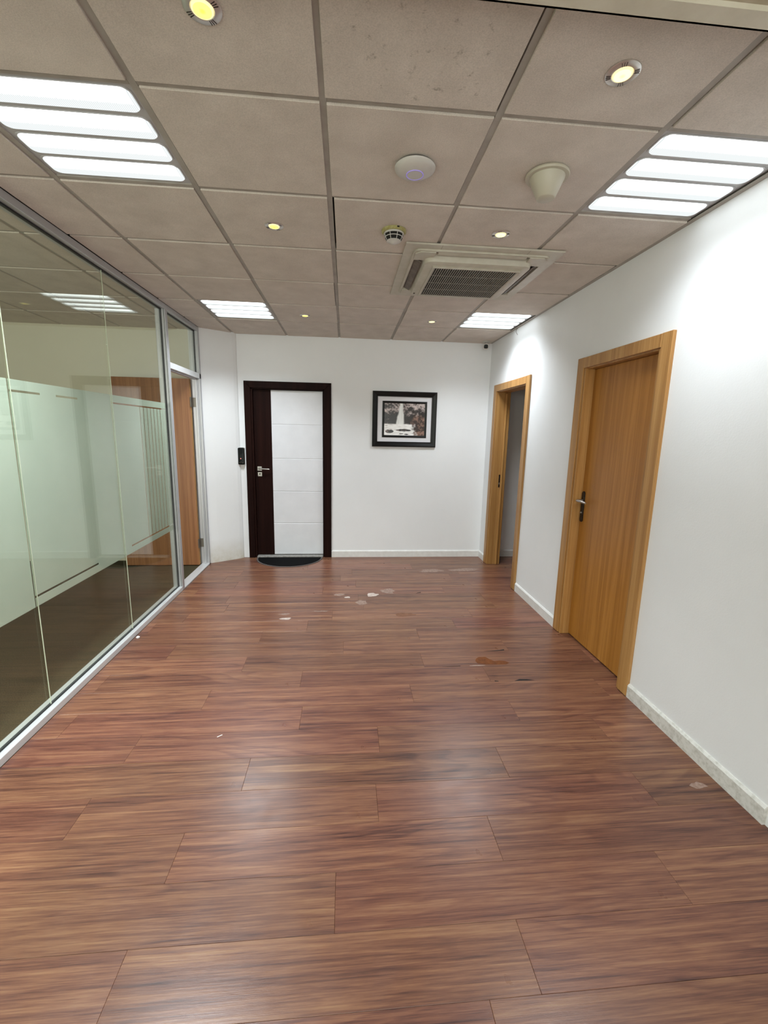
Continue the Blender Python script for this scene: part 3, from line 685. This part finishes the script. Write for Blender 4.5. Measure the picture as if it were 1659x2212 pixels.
for j in range(GH + 1):
    for i in range(GW + 1):
        verts.append((-W2 / 2 + W2 * i / GW, -.0095, -H2 / 2 + H2 * j / GH)); cols.append(shot(i / GW, j / GH))
for j in range(GH):
    for i in range(GW):
        a = j * (GW + 1) + i; faces.append((a, a + 1, a + GW + 2, a + GW + 1))
me = bpy.data.meshes.new('photo_print'); me.from_pydata(verts, [], faces)
ca = me.color_attributes.new('print', 'FLOAT_COLOR', 'POINT')
for k, c in enumerate(cols): ca.data[k].color = (*c, 1)
PM, t, b = nt('sepia print'); at = N(t, 'ShaderNodeVertexColor', layer_name='print'); L(t, at.outputs[0], b.inputs['Base Color']); b.inputs['Roughness'].default_value = .25
me.materials.append(PM); link('photo_print', me, pc)

# ------------------------------------------------------------------ oak doorways on the right wall
def doorway(name, y0, y1, label, depth=XW):
    d = thing(name, (XR, (y0 + y1) / 2, 0), label, 'door', kind='structure'); yc = (y0 + y1) / 2
    def bx(n, x0, x1, a, b, z0, z1, mat=OAK, bev=.0025, par=None): return MB().box(x0 - XR, x1 - XR, a - yc, b - yc, z0, z1).bev(bev, 1).build(n, mat, par or d)
    bx('casing', XR - .02, XR + .001, y0 - .084, y0, .004, DH + .075); bx('casing', XR - .02, XR + .001, y1, y1 + .084, .004, DH + .075)
    bx('casing', XR - .02, XR + .001, y0, y1, DH, DH + .074)
    bx('jamb', XR - .012, depth, y0 + .002, y0 + .022, 0, DH); bx('jamb', XR - .012, depth, y1 - .022, y1 - .002, 0, DH); bx('jamb', XR + .001, depth, y0 + .022, y1 - .022, DH - .008, DH + .006)
    return d, bx
d3, bx = doorway('door_3', D3[0], D3[1], 'closed oak door in an oak frame, nearest on the right wall')
leaf = bx('leaf', 1.872, 1.912, D3[0] + .024, D3[1] - .024, .010, DH - .010, OAKD, .001)
bx('door_stop', 1.913, 1.93, D3[0] + .022, D3[0] + .034, 0, DH - .024); bx('door_stop', 1.913, 1.93, D3[1] - .034, D3[1] - .022, 0, DH - .024)
yc = sum(D3) / 2; hy = 1.440
pl = MB().rrect(-.018, .018, -.117, .117, .017, [(0, 0), (.006, 0), (.009, .003)]).xf(Matrix(((0, 0, -1, 0), (1, 0, 0, 0), (0, 1, 0, 0), (0, 0, 0, 1)))).build('door_handle', BRONZE, d3, True, loc=(1.872 - XR, hy - yc, 1.042))
MB().tube([(0, 0, .045), (-.048, 0, .045), (-.056, -.010, .046), (-.056, -.060, .047), (-.050, -.115, .043)], [.010, .010, .010, .009, .007], 12).build('lever', STEEL, pl, True)
MB().tube([(-.008, 0, -.045), (-.016, 0, -.045)], [.0075, .007], 12).build('lock_cylinder', STEEL, pl, True)
d2, bx2 = doorway('door_2', D2[0], D2[1], 'open oak doorway into a dark store room, far on the right wall')
bx2('door_stop', 1.905, 1.925, D2[1] - .036, D2[1] - .021, 0, DH - .024); bx2('door_stop', 1.905, 1.925, D2[0] + .021, D2[0] + .036, 0, DH - .024)
sk = bx2('strike_plate', 1.885, 1.903, D2[1] - .0245, D2[1] - .021, .95, 1.10, BRONZE, .001)
for z in (.985, 1.06): MB().box(1.889 - XR, 1.899 - XR, D2[1] - sum(D2) / 2 - .0255, D2[1] - sum(D2) / 2 - .0243, z, z + .022).build('slot', STEEL if z < 1 else DARK, sk)
bx2('leaf', XW + .004, XW + .80, D2[0] - .026, D2[0] + .014, .01, DH - .025, OAKD, .001)

# ------------------------------------------------------------------ glass partition on the left
gp = thing('window_1', (XG, 0, 0), 'full height glass partition with frosted band and aluminium frame on the left', 'glass partition', kind='structure')
def gb(n, x0, x1, a, b, z0, z1, mat, bev=.002, par=None): 
    q = MB().box(x0 - XG, x1 - XG, a, b, z0, z1)
    if bev: q.bev(bev, 1)
    return q.build(n, mat, par or gp)
SH = .040; X1 = -1.592
MY0, MY1 = 2.540, 2.590; JY0, JY1 = 3.388, 3.434; TR0, TR1 = 2.096, 2.150; HT = 2.590
gb('sill_rail', X1, XP, -4.0, MY0, 0, SH, ALUL); gb('sill_gasket', XG - .008, XG + .008, -4.0, MY0, SH, SH + .006, GASKET, 0)
gb('head_track', X1, XP, -4.0, JY1, HT, CE - .0005, ALU); gb('head_gasket', XG - .009, XG + .009, -4.0, MY0, HT - .008, HT, GASKET, 0)
gb('head_gasket', XG - .009, XG + .009, MY1, JY0, HT - .008, HT, GASKET, 0)
gb('mullion', X1, XP, MY0, MY1, 0, HT, ALU); gb('mullion_gasket', XG - .008, XG + .008, MY0 - .006, MY0, SH, HT, GASKET, 0)
gb('mullion_groove', XP - .012, XP - .009, MY0 - .0008, MY0, SH, HT, GASKET, 0)
gb('transom', X1, XP, MY1, JY1, TR0, TR1, ALUL); gb('transom_stop', X1 + .02, XP - .03, MY1, JY0, TR0 - .012, TR0, ALU)
gb('jamb', X1, XP, JY0, JY1, 0, HT, ALU); gb('jamb_stop', XG - .012, XG + .010, JY0 - .012, JY0, .02, TR0, ALU)
gb('jamb_gasket', XG - .008, XG + .008, JY0 - .006, JY0, TR1, HT, GASKET, 0)
gb('jamb_groove', XP - .020, XP - .017, JY0 - .0008, JY0, .02, TR0, GASKET, 0)
gb('threshold', X1, XP, MY1, JY1, 0, .014, ALUL)
joints = [-3.10, -2.16, -1.22, -.28, .66, 1.60, MY0]
def film(par, y0, y1, z0, z1): MB().box(-.0078, -.0066, y0, y1, z0, z1).build('frosted_film', FILM, par)
for a, b in zip(joints, joints[1:]):
    p = gb('glass_pane', XG - .006, XG + .006, a + .0015, b - .0015, SH + .002, HT - .002, GLASS, 0)
    ga, gb_ = a + .004, b - .004
    film(p, ga, gb_, 1.733, 1.783); film(p, ga, gb_, .614, .662)
    if b == MY0:
        cuts = [2.027, 2.089, 2.155, 2.219, 2.280, 2.346, 2.410, 2.478]; e = [ga] + cuts + [gb_]
        for u, v in zip(e, e[1:]): film(p, u + .005, v - .005, .674, 1.722)
        film(p, ga, 1.72, .662, .674)
    else:
        film(p, ga, gb_, .674, 1.722)
        film(p, ga + .55, gb_, 1.722, 1.733); film(p, ga + .6, gb_, .662, .674); film(p, ga + .22, ga + .35, 1.722, 1.733)
    gb('glass_joint', XG + .0025, XG + .0062, b - .0013, b + .0013, SH + .002, HT - .002, EDGE, 0) if b != MY0 else None
gb('glass_pane', XG - .006, XG + .006, MY1, JY0, TR1, HT - .002, GLASS, 0)
# office door hung on the partition jamb, swung open into the office
d4 = thing('door_4', (-1.598, 3.36, 0), 'reddish oak office door standing open behind the glass partition', 'door', kind='structure')
MB().box(-.815, -.006, -.022, .018, .010, 2.088).bev(.0015, 1).build('leaf', OAKR, d4)
MB().box(-.0055, -.004, -.020, .016, .012, 2.086).build('edge_band', OAK, d4)
HING = plain('aged hinge', (.20, .18, .15), .4, .7)
for z in (1.845, .265):
    h = MB().tube([(.0, -.026, z - .052), (.0, -.026, z + .052)], .006, 10).build('hinge', HING, d4, True)
    MB().box(.004, .042, .004, .008, z - .05, z + .05).xf(Matrix.Translation((0, .0178, 0))).build('hinge_leaf', HING, h)
    MB().box(-.002, .003, -.024, .022, z - .05, z + .05).build('hinge_leaf', HING, h)
# unseen troffer added inside the office to brighten it
like(t0, (-3.3, -1.2, CE - .002), 'unseen four strip ceiling light added to brighten the office behind the glass', 3.5)
